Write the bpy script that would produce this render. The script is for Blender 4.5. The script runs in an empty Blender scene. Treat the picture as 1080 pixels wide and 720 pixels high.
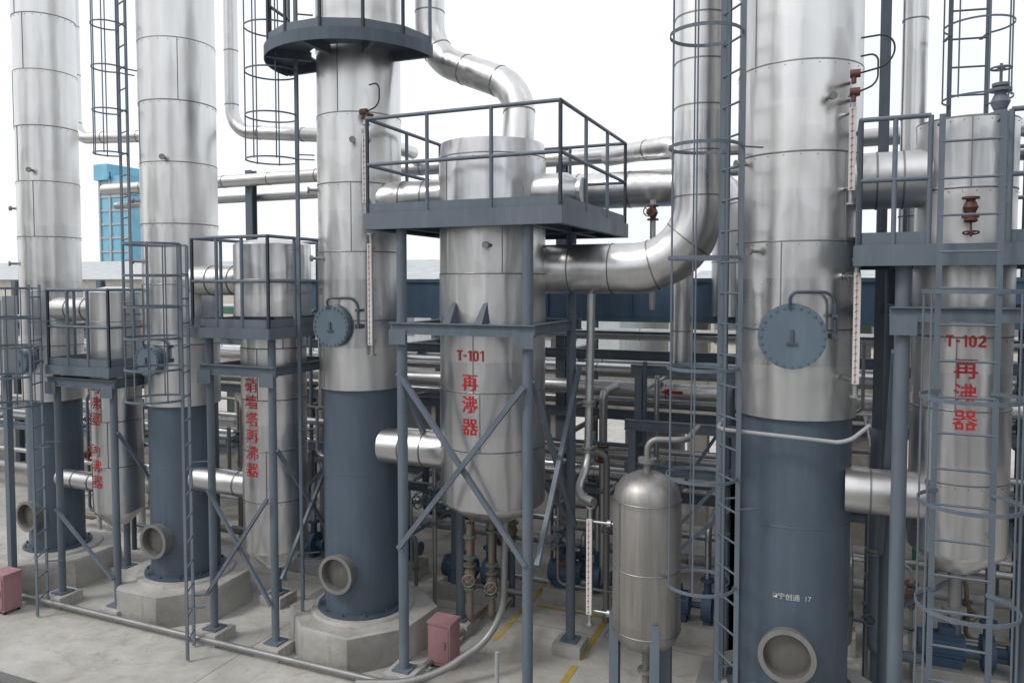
import bpy, math, random
from mathutils import Vector
random.seed(7)
scene = bpy.context.scene
COL = scene.collection
pi = math.pi
try:
    scene.view_settings.view_transform = 'Standard'; scene.view_settings.look = 'None'; scene.view_settings.exposure = 0
except Exception: pass

# ------------------------------------------------------------ mesh builder
class B:
    def __init__(s): s.v = []; s.f = []; s.mi = []; s.cur = 0
    def add(s, vs, fs):
        o = len(s.v); s.v += [tuple(v) for v in vs]; s.f += [tuple(i+o for i in f) for f in fs]; s.mi += [s.cur]*len(fs); return s
    def m(s, i): s.cur = i; return s
    def box(s, c, sz):
        x, y, z = c; a, b_, c_ = sz[0]/2, sz[1]/2, sz[2]/2
        vs = [(x+i*a, y+j*b_, z+k*c_) for k in (-1, 1) for j in (-1, 1) for i in (-1, 1)]
        return s.add(vs, [(0,2,3,1),(4,5,7,6),(0,1,5,4),(2,6,7,3),(0,4,6,2),(1,3,7,5)])
    def bx(s, x0, x1, y0, y1, z0, z1):
        return s.box(((x0+x1)/2, (y0+y1)/2, (z0+z1)/2), (x1-x0, y1-y0, z1-z0))
    def beam(s, p0, p1, w, h):
        p0, p1 = Vector(p0), Vector(p1); d = (p1-p0).normalized()
        up = Vector((0,0,1)) if abs(d.z) < .95 else Vector((0,1,0))
        u = d.cross(up).normalized()*(w/2); t = u.cross(d).normalized()*(h/2)
        vs = []
        for p in (p0, p1): vs += [p-u-t, p+u-t, p+u+t, p-u+t]
        return s.add(vs, [(0,1,2,3),(7,6,5,4),(0,4,5,1),(1,5,6,2),(2,6,7,3),(3,7,4,0)])
    def hbeam(s, p0, p1, w, h, t=.012):
        p0, p1 = Vector(p0), Vector(p1); d = (p1-p0).normalized()
        up = Vector((0,0,1)) if abs(d.z) < .95 else Vector((0,1,0))
        u = d.cross(up).normalized(); q = u.cross(d).normalized()
        s.beam(p0, p1, t, h-1.9*t)
        for sg in (-1, 1):
            o = q*(sg*(h/2-t/2)); s.beam(p0+o, p1+o, w, t)
        return s
    def cyl(s, p0, p1, r0, r1=None, n=20, caps=True):
        if r1 is None: r1 = r0
        p0, p1 = Vector(p0), Vector(p1); d = (p1-p0).normalized()
        up = Vector((0,0,1)) if abs(d.z) < .9 else Vector((1,0,0))
        u = d.cross(up).normalized(); w = u.cross(d)*-1
        vs = []
        for p, r in ((p0, r0), (p1, r1)):
            for i in range(n):
                a = 2*pi*i/n; vs.append(p+u*(r*math.cos(a))+w*(r*math.sin(a)))
        fs = [(i, (i+1) % n, n+(i+1) % n, n+i) for i in range(n)]
        if caps: fs += [tuple(range(n))[::-1], tuple(range(n, 2*n))]
        return s.add(vs, fs)
    def lathe(s, c, prof, n=64, axis='z'):
        vs = []; k = len(prof)
        for (r, z) in prof:
            for i in range(n):
                a = 2*pi*i/n
                if axis == 'z': vs.append((c[0]+r*math.cos(a), c[1]+r*math.sin(a), c[2]+z))
                elif axis == 'y': vs.append((c[0]+r*math.cos(a), c[1]+z, c[2]+r*math.sin(a)))
                else: vs.append((c[0]+z, c[1]+r*math.cos(a), c[2]+r*math.sin(a)))
        fs = [(j*n+i, j*n+(i+1) % n, (j+1)*n+(i+1) % n, (j+1)*n+i) for j in range(k-1) for i in range(n)]
        if prof[0][0] > 1e-4: fs.append(tuple(range(n))[::-1])
        if prof[-1][0] > 1e-4: fs.append(tuple(range((k-1)*n, k*n)))
        return s.add(vs, fs)
    def tube(s, pts, r, n=10, closed=False, caps=True):
        P = [Vector(p) for p in pts]; m = len(P)
        if m < 2: return s
        T = []
        for i in range(m):
            if closed: t = P[(i+1) % m]-P[i-1]
            elif i == 0: t = P[1]-P[0]
            elif i == m-1: t = P[-1]-P[-2]
            else: t = (P[i+1]-P[i]).normalized()+(P[i]-P[i-1]).normalized()
            T.append(t.normalized())
        up = Vector((0,0,1)) if abs(T[0].z) < .9 else Vector((1,0,0))
        u = T[0].cross(up).normalized(); vs = []
        for i in range(m):
            u = (u-T[i]*u.dot(T[i])).normalized(); w = T[i].cross(u)
            for k in range(n):
                a = 2*pi*k/n; vs.append(P[i]+u*(r*math.cos(a))+w*(r*math.sin(a)))
        fs = []
        for i in range(m if closed else m-1):
            j = (i+1) % m
            fs += [(i*n+k, i*n+(k+1) % n, j*n+(k+1) % n, j*n+k) for k in range(n)]
        if caps and not closed: fs += [tuple(range(n))[::-1], tuple(range((m-1)*n, m*n))]
        return s.add(vs, fs)
    def ring(s, c, R, r, axis='z', n=32, m=6):
        pts = []
        for i in range(n):
            a = 2*pi*i/n; x, y = R*math.cos(a), R*math.sin(a)
            pts.append((c[0]+x, c[1]+y, c[2]) if axis == 'z' else (c[0]+x, c[1], c[2]+y) if axis == 'y' else (c[0], c[1]+x, c[2]+y))
        return s.tube(pts, r, m, closed=True)

def bend(pts, br, k=8):
    P = [Vector(p) for p in pts]; out = [P[0]]
    for i in range(1, len(P)-1):
        a, b_, c = P[i-1], P[i], P[i+1]
        l1, l2 = (a-b_).length, (c-b_).length; rr = min(br, l1*.49, l2*.49)
        s0 = b_+(a-b_).normalized()*rr; s1 = b_+(c-b_).normalized()*rr
        w = .7071
        for j in range(k+1):
            t = j/k; A_, B_, C_ = (1-t)**2, 2*t*(1-t)*w, t*t
            out.append((s0*A_+b_*B_+s1*C_)/(A_+B_+C_))
    out.append(P[-1]); return out

ROOT = {}
def mesh_obj(name, b, m, base):
    me = bpy.data.meshes.new(name)
    me.from_pydata([(v[0]-base[0], v[1]-base[1], v[2]-base[2]) for v in b.v], [], b.f)
    ms = m if isinstance(m, (list, tuple)) else [m]
    for x in ms: me.materials.append(x)
    me.update()
    for p, i in zip(me.polygons, b.mi): p.use_smooth = True; p.material_index = i
    me.set_sharp_from_angle(angle=math.radians(40))
    o = bpy.data.objects.new(name, me); COL.objects.link(o); return o
def thing(name, label, cat, base, group=None, b=None, m=None, kind=None):
    if b is None:
        o = bpy.data.objects.new(name, None); o.empty_display_size = .2; COL.objects.link(o)
    else: o = mesh_obj(name, b, m, base)
    o.location = base
    if kind: o["kind"] = kind
    o["label"] = label; o["category"] = cat
    if group: o["group"] = group
    ROOT[o] = tuple(base); return o
def part(name, b, m, parent, label=None):
    base = ROOT[parent]
    o = mesh_obj(name, b, m, base); o.parent = parent; ROOT[o] = base
    if label: o["label"] = label
    return o
def struct(name, label, b, m):
    o = mesh_obj(name, b, m, (0,0,0)); o["kind"] = "structure"; o["label"] = label; o["category"] = name.replace('_',' '); return o

# ------------------------------------------------------------ materials
def nm(name):
    m = bpy.data.materials.new(name); m.use_nodes = True
    nt = m.node_tree; p = nt.nodes['Principled BSDF']; return m, nt, p
def noise(nt, sc, scale=1, detail=4, rough=.55, dist=0, co='Object'):
    tc = nt.nodes.new('ShaderNodeTexCoord'); mp = nt.nodes.new('ShaderNodeMapping'); mp.inputs['Scale'].default_value = sc
    nz = nt.nodes.new('ShaderNodeTexNoise'); nz.inputs['Scale'].default_value = scale; nz.inputs['Detail'].default_value = detail
    nz.inputs['Roughness'].default_value = rough; nz.inputs['Distortion'].default_value = dist
    nt.links.new(tc.outputs[co], mp.inputs[0]); nt.links.new(mp.outputs[0], nz.inputs[0]); return nz.outputs[0]
def voro(nt, sc):
    tc = nt.nodes.new('ShaderNodeTexCoord'); mp = nt.nodes.new('ShaderNodeMapping'); mp.inputs['Scale'].default_value = sc
    mp.inputs['Rotation'].default_value = (.3,.5,.2)
    nz = nt.nodes.new('ShaderNodeTexVoronoi'); nz.inputs['Scale'].default_value = 1
    nt.links.new(tc.outputs['Object'], mp.inputs[0]); nt.links.new(mp.outputs[0], nz.inputs[0]); return nz.outputs[0]
def ramp(nt, src, a, b, ca=(0,0,0,1), cb=(1,1,1,1)):
    r = nt.nodes.new('ShaderNodeValToRGB'); r.color_ramp.elements[0].position = a; r.color_ramp.elements[1].position = b
    r.color_ramp.elements[0].color = ca; r.color_ramp.elements[1].color = cb
    nt.links.new(src, r.inputs[0]); return r.outputs[0]
def mix(nt, f, a, b, mode='MIX'):
    n = nt.nodes.new('ShaderNodeMix'); n.data_type = 'RGBA'; n.blend_type = mode
    for i, x in ((0, f), (6, a), (7, b)):
        if hasattr(x, 'is_linked') or hasattr(x, 'links'): nt.links.new(x, n.inputs[i])
        elif i == 0: n.inputs[0].default_value = x
        else: n.inputs[i].default_value = tuple(x)+(1,) if len(x) == 3 else x
    return n.outputs[2]
def mrange(nt, src, a, b, lo=0, hi=1):
    n = nt.nodes.new('ShaderNodeMapRange'); n.inputs[1].default_value = lo; n.inputs[2].default_value = hi
    n.inputs[3].default_value = a; n.inputs[4].default_value = b; nt.links.new(src, n.inputs[0]); return n.outputs[0]
def bumpn(nt, p, src, strength, dist, prev=None):
    n = nt.nodes.new('ShaderNodeBump'); n.inputs['Strength'].default_value = strength; n.inputs['Distance'].default_value = dist
    nt.links.new(src, n.inputs['Height'])
    if prev: nt.links.new(prev, n.inputs['Normal'])
    nt.links.new(n.outputs[0], p.inputs['Normal']); return n.outputs[0]

def cladding(name, base=.76, rough=.19, course=.78, dent=.5, dirt=.28, axis=2, warm=0):
    m, nt, p = nm(name)
    tc = nt.nodes.new('ShaderNodeTexCoord'); sp = nt.nodes.new('ShaderNodeSeparateXYZ'); nt.links.new(tc.outputs['Object'], sp.inputs[0])
    d = nt.nodes.new('ShaderNodeMath'); d.operation = 'DIVIDE'; d.inputs[1].default_value = course; nt.links.new(sp.outputs[axis], d.inputs[0])
    fl = nt.nodes.new('ShaderNodeMath'); fl.operation = 'FLOOR'; nt.links.new(d.outputs[0], fl.inputs[0])
    wn = nt.nodes.new('ShaderNodeTexWhiteNoise'); wn.noise_dimensions = '1D'; nt.links.new(fl.outputs[0], wn.inputs['W'])
    v = wn.outputs['Value']
    c = mix(nt, v, (base*.92, base*(.92-warm*.5), base*(.93-warm)), (base*1.05, base*(1.04-warm*.5), base*(1.02-warm)))
    sv = (8,8,.45) if axis == 2 else (.5,8,8)
    st = ramp(nt, noise(nt, sv, 1, 6, .65), .45, .75)
    c = mix(nt, mrange(nt, st, 0, dirt), c, (base*.55, base*.54, base*.52))
    blot = ramp(nt, noise(nt, (1.3,1.3,1.3), 1, 7, .7), .5, .75)
    c = mix(nt, mrange(nt, blot, 0, dirt*.6), c, (base*.74, base*.70, base*.64))
    spk = ramp(nt, noise(nt, (38,38,22), 1, 3, .7), .64, .76)
    c = mix(nt, mrange(nt, spk, 0, .25), c, (base*.6, base*.55, base*.48))
    nt.links.new(c, p.inputs['Base Color']); p.inputs['Metallic'].default_value = 1
    rr = nt.nodes.new('ShaderNodeMath'); rr.operation = 'MULTIPLY_ADD'; rr.inputs[1].default_value = .2; rr.inputs[2].default_value = rough
    nt.links.new(noise(nt, (3,3,1.2), 1, 3), rr.inputs[0]); r2 = nt.nodes.new('ShaderNodeMath'); r2.operation = 'MULTIPLY_ADD'; r2.inputs[1].default_value = .07
    nt.links.new(v, r2.inputs[0]); nt.links.new(rr.outputs[0], r2.inputs[2]); nt.links.new(r2.outputs[0], p.inputs['Roughness'])
    s1 = (3.0,3.0,.8) if axis == 2 else (.9,4,4)
    n1 = bumpn(nt, p, noise(nt, s1, 1, 1.2, .5, .5), dent, .045)
    n2 = bumpn(nt, p, voro(nt, (3.0,3.0,1.9)), dent*.6, .024, n1)
    bumpn(nt, p, noise(nt, (11,11,6), 1, 1.5, .5), dent*.3, .008, n2)
    return m
def paint(name, col, rough=.45, rust=.25, rustcol=(.16,.07,.035), metal=0, bump=.15):
    m, nt, p = nm(name)
    c = mix(nt, ramp(nt, noise(nt, (1.6,1.6,.9), 1, 5, .6), .35, .7), col, tuple(x*.74 for x in col))
    st = ramp(nt, noise(nt, (9,9,.8), 1, 5, .65), .5, .8)
    c = mix(nt, mrange(nt, st, 0, .4), c, tuple(min(1, x*1.35+.03) for x in col))
    if rust > 0:
        f = ramp(nt, noise(nt, (6,6,5), 1, 8, .7), .62, .72)
        c = mix(nt, mrange(nt, f, 0, rust), c, rustcol)
    nt.links.new(c, p.inputs['Base Color']); p.inputs['Metallic'].default_value = metal
    nt.links.new(mrange(nt, noise(nt, (4,4,4), 1, 4), rough-.12, rough+.18), p.inputs['Roughness'])
    bumpn(nt, p, noise(nt, (30,30,30), 1, 3), bump, .004)
    return m
def plain(name, col, rough=.5, metal=0):
    return paint(name, col, rough, 0, metal=metal, bump=.08)
def concrete(name, col=(.36,.35,.33), joints=False, stain=.6, sc=1, bump=.35):
    m, nt, p = nm(name)
    n1 = noise(nt, (.45*sc,)*3, 1, 8, .62, .3); n2 = noise(nt, (3.5*sc,)*3, 1, 8, .65)
    c = mix(nt, ramp(nt, n2, .3, .7), tuple(x*.82 for x in col), tuple(x*1.12 for x in col))
    c = mix(nt, mrange(nt, ramp(nt, n1, .44, .66), 0, stain), c, (col[0]*.42, col[1]*.41, col[2]*.39))
    n3 = noise(nt, (1.1,1.1,1.1), 1, 10, .72, 1.2)
    c = mix(nt, mrange(nt, ramp(nt, n3, .54, .66), 0, .5), c, (col[0]*.5, col[1]*.44, col[2]*.36))
    n4 = noise(nt, (9,9,1.0), 1, 6, .7)
    c = mix(nt, mrange(nt, ramp(nt, n4, .56, .7), 0, .4), c, (col[0]*.36, col[1]*.34, col[2]*.30))
    if joints:
        tc = nt.nodes.new('ShaderNodeTexCoord'); br = nt.nodes.new('ShaderNodeTexBrick'); br.offset = .4
        br.inputs['Scale'].default_value = 1; br.inputs['Brick Width'].default_value = 6.3; br.inputs['Row Height'].default_value = 4.4
        br.inputs['Mortar Size'].default_value = .008; br.inputs['Mortar Smooth'].default_value = .3
        nt.links.new(tc.outputs['Object'], br.inputs[0])
        c = mix(nt, mrange(nt, br.outputs['Fac'], 0, .7), c, (.10,.095,.09))
    nt.links.new(c, p.inputs['Base Color'])
    nt.links.new(mrange(nt, n1, .95, .5), p.inputs['Roughness'])
    bumpn(nt, p, noise(nt, (18,18,18), 1, 6, .7), bump, .012)
    return m

CLAD = cladding('stainless cladding')
CLADR = cladding('stainless cladding reboiler', base=.74, rough=.2, dent=.75, dirt=.35)
CLADH = cladding('stainless pipe cladding', base=.68, rough=.23, course=.6, dent=.5, dirt=.35, axis=0)
VESSEL = cladding('dull stainless vessel', base=.44, rough=.42, course=.55, dent=.2, dirt=.9, warm=.08)
SEAM = plain('seam steel', (.30,.30,.295), .42, 1)
SKIRT = paint('blue grey skirt paint', (.086,.119,.158), .45, .22)
STEEL = paint('blue grey structural paint', (.130,.160,.196), .5, .3)
STEELD = paint('dark blue structural paint', (.078,.103,.138), .5, .3)
BLUE = paint('blue girder paint', (.080,.145,.225), .5, .15)
PUMPB = paint('blue pump paint', (.05,.10,.17), .5, .2)
COVER = paint('blue grey cover paint', (.13,.18,.225), .45, .15)
GALV = plain('galvanised pipe', (.50,.51,.51), .36, .9)
GREYP = plain('grey painted pipe', (.36,.37,.375), .5, 0)
RUST = paint('rusty brown pipe', (.20,.165,.13), .5, .5, metal=.4)
DGREEN = plain('dull green flange', (.10,.15,.12), .55, .2)
GREEN2 = plain('green painted post', (.08,.24,.17), .5)
REDV = paint('red brown valve', (.13,.045,.032), .5, .4)
TXT = plain('red lettering paint', (.50,.02,.024), .45)
FLAP = plain('faded red flap', (.42,.09,.08), .5)
WHT = plain('white paint', (.66,.66,.64), .5)
PINK = paint('dusty pink cabinet', (.36,.195,.21), .6, .2)
BLK = plain('black rubber', (.015,.015,.016), .5)
FLG = plain('dull flange steel', (.30,.30,.295), .5, .6)
INNER = paint('dark nozzle interior', (.19,.18,.165), .5, .4, metal=.5)  # darker and browner than the flange rim, with rust spots
CONC = concrete('plinth concrete', (.43,.42,.395), stain=.8, bump=.7)
YARD = concrete('yard concrete', (.47,.455,.425), joints=True, stain=.5)
BEIGE = concrete('beige wall', (.56,.53,.47), stain=.2)
YEL = paint('yellow line paint', (.48,.35,.08), .7, .7, rustcol=(.3,.29,.26))
GREEN = plain('green sheet roof', (.09,.22,.16), .6)
DARKW = plain('grey wall and window', (.20,.205,.21), .8)  # plain grey for windows and for walls and roofs of the reflected blocks
DARKB = plain('dark reflection block', (.08,.085,.09), .7)  # dark wall of unseen blocks added to darken the cladding reflections
SHEET = plain('pale sheet roof', (.46,.49,.50), .5)

# ------------------------------------------------------------ shared makers
def railing(b, pts, z, h=1.05, r=.02, sp=.85, toe=True):
    for i in range(len(pts)-1):
        a, c = Vector((*pts[i], z)), Vector((*pts[i+1], z)); L = (c-a).length; n = max(1, round(L/sp))
        for k in range(n+1):
            q = a.lerp(c, k/n); b.cyl(q, q+Vector((0,0,h)), r, n=10)
        for hh in (h, h*.52): b.cyl(a+Vector((0,0,hh)), c+Vector((0,0,hh)), r, n=10)
        if toe: b.beam(a+Vector((0,0,.06)), c+Vector((0,0,.06)), .008, .1)

def ladder(x, y, z0, z1, ang, cage=None, label='', w=.34, R=.34, hoop=.8, hw=.03, straps=(-100,-50,0,50,100)):
    """ang = direction of the climber's side in plan (degrees)"""
    a = math.radians(ang); n = Vector((math.cos(a), math.sin(a), 0)); u = Vector((-n.y, n.x, 0)); p = Vector((x, y, 0))
    root = thing('caged_ladder', label, 'ladder', (x, y, z0), 'blue-grey caged ladders')
    b = B()
    for sg in (-1, 1):
        q = p+u*(sg*w/2); b.beam(q+Vector((0,0,z0)), q+Vector((0,0,z1)), .042, .014)
    z = z0+.2
    while z < z1-.05:
        b.cyl(p-u*(w/2)+Vector((0,0,z)), p+u*(w/2)+Vector((0,0,z)), .010, n=10); z += .28
    z = z0+.6
    while z < z1:
        for sg in (-1, 1):
            q = p+u*(sg*w/2)+Vector((0,0,z)); b.beam(q, q-n*.2, .03, .01)
        z += 1.6
    part('ladder_frame', b, STEEL, root)
    if cage:
        b = B(); nh = max(2, round((cage[1]-cage[0])/hoop)+1); angs = [math.radians(t) for t in range(-150, 151, 12)]
        for k in range(nh):
            z = cage[0]+(cage[1]-cage[0])*k/(nh-1)
            pts = [p+n*(R*.87+R*math.cos(t))+u*(R*math.sin(t))+Vector((0,0,z)) for t in angs]
            for i in range(len(pts)-1): b.beam(pts[i], pts[i+1], .007, hw)
        for t in straps:
            t = math.radians(t); q = p+n*(R*.87+(R-.004)*math.cos(t))+u*((R-.004)*math.sin(t))
            b.cyl(q+Vector((0,0,cage[0]-.015)), q+Vector((0,0,cage[1]+.015)), .008, n=6)
        part('safety_cage', b, STEEL, root)
    return root

def valve(root, pos, s=1, mat=REDV, d=Vector((0,0,1)), pa='x'):
    b = B(); p = Vector(pos); ax = Vector((1,0,0)) if pa == 'x' else (Vector((0,0,1)) if pa == 'z' else Vector((0,1,0)))
    b.cyl(p-ax*.1*s, p+ax*.1*s, .045*s, n=14); b.cyl(p-ax*.06*s, p, .05*s, .075*s, 14); b.cyl(p, p+ax*.06*s, .075*s, .05*s, 14)
    for sg in (-1, 1): b.cyl(p+ax*(sg*.1*s-.012*s), p+ax*(sg*.1*s+.012*s), .085*s, n=16)
    b.cyl(p, p+d*.14*s, .04*s, n=12); b.cyl(p+d*.13*s, p+d*.155*s, .065*s, n=14)
    b.cyl(p+d*.15*s, p+d*.32*s, .012*s, n=10)
    for sg in (-1, 1):
        q = (ax*sg*.03*s); b.cyl(p+d*.15*s+q, p+d*.26*s+q*.3, .009*s, n=6)
    v = part('valve', b, mat, root)
    b = B(); c = p+d*.28*s; o = d.orthogonal().normalized(); o2 = d.cross(o)
    b.tube([c+(o*math.cos(t)+o2*math.sin(t))*.075*s for t in [2*pi*i/20 for i in range(20)]], .009*s, 6, closed=True)
    for k in range(4):
        t = pi*k/2; b.cyl(c, c+(o*math.cos(t)+o2*math.sin(t))*.075*s, .006*s, n=6)
    part('handwheel', b, mat, v)

def manhole(root, X, Y, R, z, rc):
    yf = Y-R
    b = B(); b.cyl((X, yf+.12, z), (X, yf-.07, z), rc*.82, n=36)
    m = part('manhole', b, SKIRT, root)
    b = B(); b.cyl((X, yf-.06, z), (X, yf-.085, z), rc, n=40); b.cyl((X, yf-.09, z), (X, yf-.115, z), rc, n=40)
    for i in range(24):
        a = 2*pi*i/24; x, zz = X+rc*.91*math.cos(a), z+rc*.91*math.sin(a)
        b.cyl((x, yf-.13, zz), (x, yf-.045, zz), .011, n=6)
    part('cover', b, COVER, m)
    b = B(); b.box((X, yf-.125, z), (rc*.08, .02, rc*.42)); b.box((X, yf-.124, z-rc*.21), (rc*.32, .018, rc*.07))
    part('handle', b, STEELD, m)
    b = B(); b.tube(bend([(X-.02, yf-.12, z+rc*.85), (X-.02, yf-.16, z+rc*1.35), (X+rc*1.2, yf+.02, z+rc*1.35), (X+rc*1.2, yf+.02, z-rc*.1)], .12), .014, 10)
    b.box((X+rc*1.2, yf+.08, z), (.05, .18, .05)); b.box((X+rc*1.2, yf+.08, z+.18), (.05, .18, .03))
    part('davit', b, STEELD, m)

def skirt_opening(root, X, Y, R, z, rc):
    yf = Y-R
    b = B(); b.lathe((X, yf, z), [(rc, .1), (rc, -.085), (rc*1.1, -.09), (rc*1.1, -.115), (rc*.9, -.116)], 40, 'y')
    b.f.pop(); b.mi.pop()
    b.m(1); b.lathe((X, yf, z), [(rc*.9, -.116), (rc*.88, -.11), (rc*.88, -.02)], 40, 'y'); b.f.pop(); b.mi.pop(); b.f.pop(); b.mi.pop()
    o = part('skirt_opening', b, [FLG, INNER], root)
    b2 = B(); b2.lathe((X, yf, z), [(rc*.88, -.022), (rc*.5, -.035), (0, -.04)], 40, 'y')
    part('end_plate', b2, INNER, o)

def shell(root, X, Y, R, z, zt, prof, top, course):
    b = B(); k = 0; S = []
    while z < zt-.15:
        z2 = min(z+course, zt); o = .004 if k % 2 else 0
        prof += [(R+o, z+.004), (R+o, z2)]; S.append((z, z2, o)); z = z2; k += 1
    b.lathe((X, Y, 0), prof+top, 72)
    b.m(1)
    for (a0, z2, o) in S:
        b.lathe((X, Y, 0), [(R+.001, z2-.009), (R+.007, z2-.005), (R+.007, z2+.005), (R+.001, z2+.009)], 64)
        a = -pi/2+random.uniform(-1.3, 1.3)
        x, y = X+(R+o+.001)*math.cos(a), Y+(R+o+.001)*math.sin(a)
        b.beam((x, y, a0), (x, y, z2), .009, .009)
        for i in range(0, 24):
            t = 2*pi*(i+.3)/24; c, s_ = math.cos(t), math.sin(t)
            b.box((X+(R+.005)*c, Y+(R+.005)*s_, z2-.03), (.008,.008,.008))
    return part('shell', b, [CLADR if course < .7 else CLAD, SEAM], root)

def column(X, Y, R, zp, zs, zt, mz, mr, oz, orad, label):
    root = thing('distillation_column', label, 'distillation column', (X, Y, zp), 'distillation columns standing in a row')
    z = zt
    shell(root, X, Y, R, zs+.02, zt, [(R-.03, zs), (R, zs), (R, zs+.02)], [(R*.97, z+.15), (R*.85, z+.3), (R*.6, z+.42), (R*.3, z+.48), (0, z+.5)], .78)
    b = B(); b.lathe((X, Y, 0), [(R-.035, zp+.005), (R-.035, zs+.01)], 64); b.ring((X,Y,(zp+zs)/2+.35), R-.035, .004, 'z', 64, 6); part('skirt', b, SKIRT, root)
    b = B(); b.lathe((X, Y, 0), [(R+.05, zp), (R+.05, zp+.025), (R-.03, zp+.025)], 48)
    for i in range(12):
        a = 2*pi*i/12+.1
        b.cyl((X+(R+.015)*math.cos(a), Y+(R+.015)*math.sin(a), zp), (X+(R+.015)*math.cos(a), Y+(R+.015)*math.sin(a), zp+.06), .014, n=6)
    part('base_ring', b, STEELD, root)
    for (aa, zz) in ((-2.2, 4.6), (-1.1, 5.9), (-2.5, 5.4)):
        c, s_ = math.cos(aa), math.sin(aa); b = B()
        b.cyl((X+(R-.05)*c, Y+(R-.05)*s_, zz), (X+(R+.1)*c, Y+(R+.1)*s_, zz), .018, n=12); b.cyl((X+(R+.09)*c, Y+(R+.09)*s_, zz), (X+(R+.115)*c, Y+(R+.115)*s_, zz), .036, n=16)
        part('instrument_nozzle', b, FLG, root)
    skirt_opening(root, X, Y, R-.035, oz, orad)
    manhole(root, X, Y, R, mz, mr)
    return root

def plinth(X, Y, R, h, label):
    b = B(); pts = []
    prof = [(R+.01, 0), (R+.004, h*.5), (R, h-.02), (R-.02, h)]
    rg = random.Random(int(X*10)); jit = [rg.uniform(-.03,.03) for _ in range(8)]
    for (r, z) in prof:
        for i in range(8):
            a = pi/8+i*pi/4; rr = r+jit[i]+rg.uniform(-.006,.006); pts.append((X+rr/math.cos(pi/8)*math.cos(a), Y+rr/math.cos(pi/8)*math.sin(a), z+(rg.uniform(-.008,.003) if z > .3 else 0)))
    fs = [(j*8+i, j*8+(i+1) % 8, (j+1)*8+(i+1) % 8, (j+1)*8+i) for j in range(3) for i in range(8)]+[tuple(range(24, 32))]
    b.add(pts, fs); b.lathe((X, Y, h-.012), [(R*.78, 0), (R*.75, .045)], 32)
    return thing('concrete_plinth', label, 'plinth', (X, Y, 0), 'octagonal concrete plinths', b, CONC)

def wrap(root, V, F, X, Y, R, z, mat, name='lettering'):
    vs = []
    for (x, y) in V:
        a = -pi/2+x/R; vs.append((X+(R+.010)*math.cos(a), Y+(R+.010)*math.sin(a), z+y))
    b = B(); b.add(vs, F); return part(name, b, mat, root)
def wrap_text(root, body, X, Y, R, z, size, mat=TXT, ls=1.0, xoff=0, thick=.010, sx=1):
    cu = bpy.data.curves.new('t', 'FONT'); cu.body = body; cu.size = size; cu.align_x = 'CENTER'; cu.align_y = 'CENTER'
    cu.space_line = ls; cu.offset = size*thick; cu.resolution_u = 3
    o = bpy.data.objects.new('t', cu); COL.objects.link(o); bpy.context.view_layer.update()
    me = bpy.data.meshes.new_from_object(o.evaluated_get(bpy.context.evaluated_depsgraph_get()))
    V = [(v.co.x*sx+xoff, v.co.y) for v in me.vertices]; F = [tuple(p.vertices) for p in me.polygons]
    bpy.data.objects.remove(o); return wrap(root, V, F, X, Y, R, z, mat)
def vertical(root, chars, X, Y, R, ztop, step, size, thick=.010, sx=1, xoff=0):
    """characters stacked downwards at an even pitch"""
    for i, c in enumerate(chars):
        if c != ' ': wrap_text(root, c, X, Y, R, ztop-i*step, size, thick=thick, sx=sx, xoff=xoff)
def stencil(root, body, X, Y, R, z, h, mat=TXT, xoff=0):
    w = h*.56; t = h*.17; gap = h*.17; V = []; F = []
    def quad(a, b_, c, d): o = len(V); V.extend([a, b_, c, d]); F.append((o, o+1, o+2, o+3))
    def rect(x0, y0, x1, y1): quad((x0,y0),(x1,y0),(x1,y1),(x0,y1))
    def arc(cx, cy, rx, ry, a0, a1, n=14):
        for i in range(n):
            p, q = a0+(a1-a0)*i/n, a0+(a1-a0)*(i+1)/n
            quad((cx+rx*math.cos(p), cy+ry*math.sin(p)), (cx+rx*math.cos(q), cy+ry*math.sin(q)), (cx+(rx-t)*math.cos(q), cy+(ry-t)*math.sin(q)), (cx+(rx-t)*math.cos(p), cy+(ry-t)*math.sin(p)))
    adv = {'T': w, '-': w*.55, '1': w*.55, '0': w, '2': w}
    tot = sum(adv[c] for c in body)+gap*(len(body)-1); x = -tot/2+xoff
    for c in body:
        if c == 'T': rect(x, h/2-t, x+w, h/2); rect(x+w/2-t/2, -h/2, x+w/2+t/2, h/2-t)
        elif c == '-': rect(x, -t/2, x+w*.55, t/2)
        elif c == '1': rect(x+w*.3, -h/2, x+w*.3+t, h/2); quad((x, h*.22), (x, h*.36), (x+w*.3, h/2), (x+w*.3, h*.36))
        elif c == '0':
            arc(x+w/2, h/2-w/2, w/2, w/2, 0, pi); arc(x+w/2, -h/2+w/2, w/2, w/2, pi, 2*pi)
            rect(x, -h/2+w/2, x+t, h/2-w/2); rect(x+w-t, -h/2+w/2, x+w, h/2-w/2)
        elif c == '2':
            arc(x+w/2, h/2-w/2, w/2, w/2, -.5, pi); rect(x, -h/2, x+w, -h/2+t)
            quad((x, -h/2+t), (x+t*1.1, -h/2+t), (x+w*.96, h/2-w*.72), (x+w*.72, h/2-w*.58-t*.3))
        x += adv[c]+gap
    return wrap(root, V, F, X, Y, R, z, mat)

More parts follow.
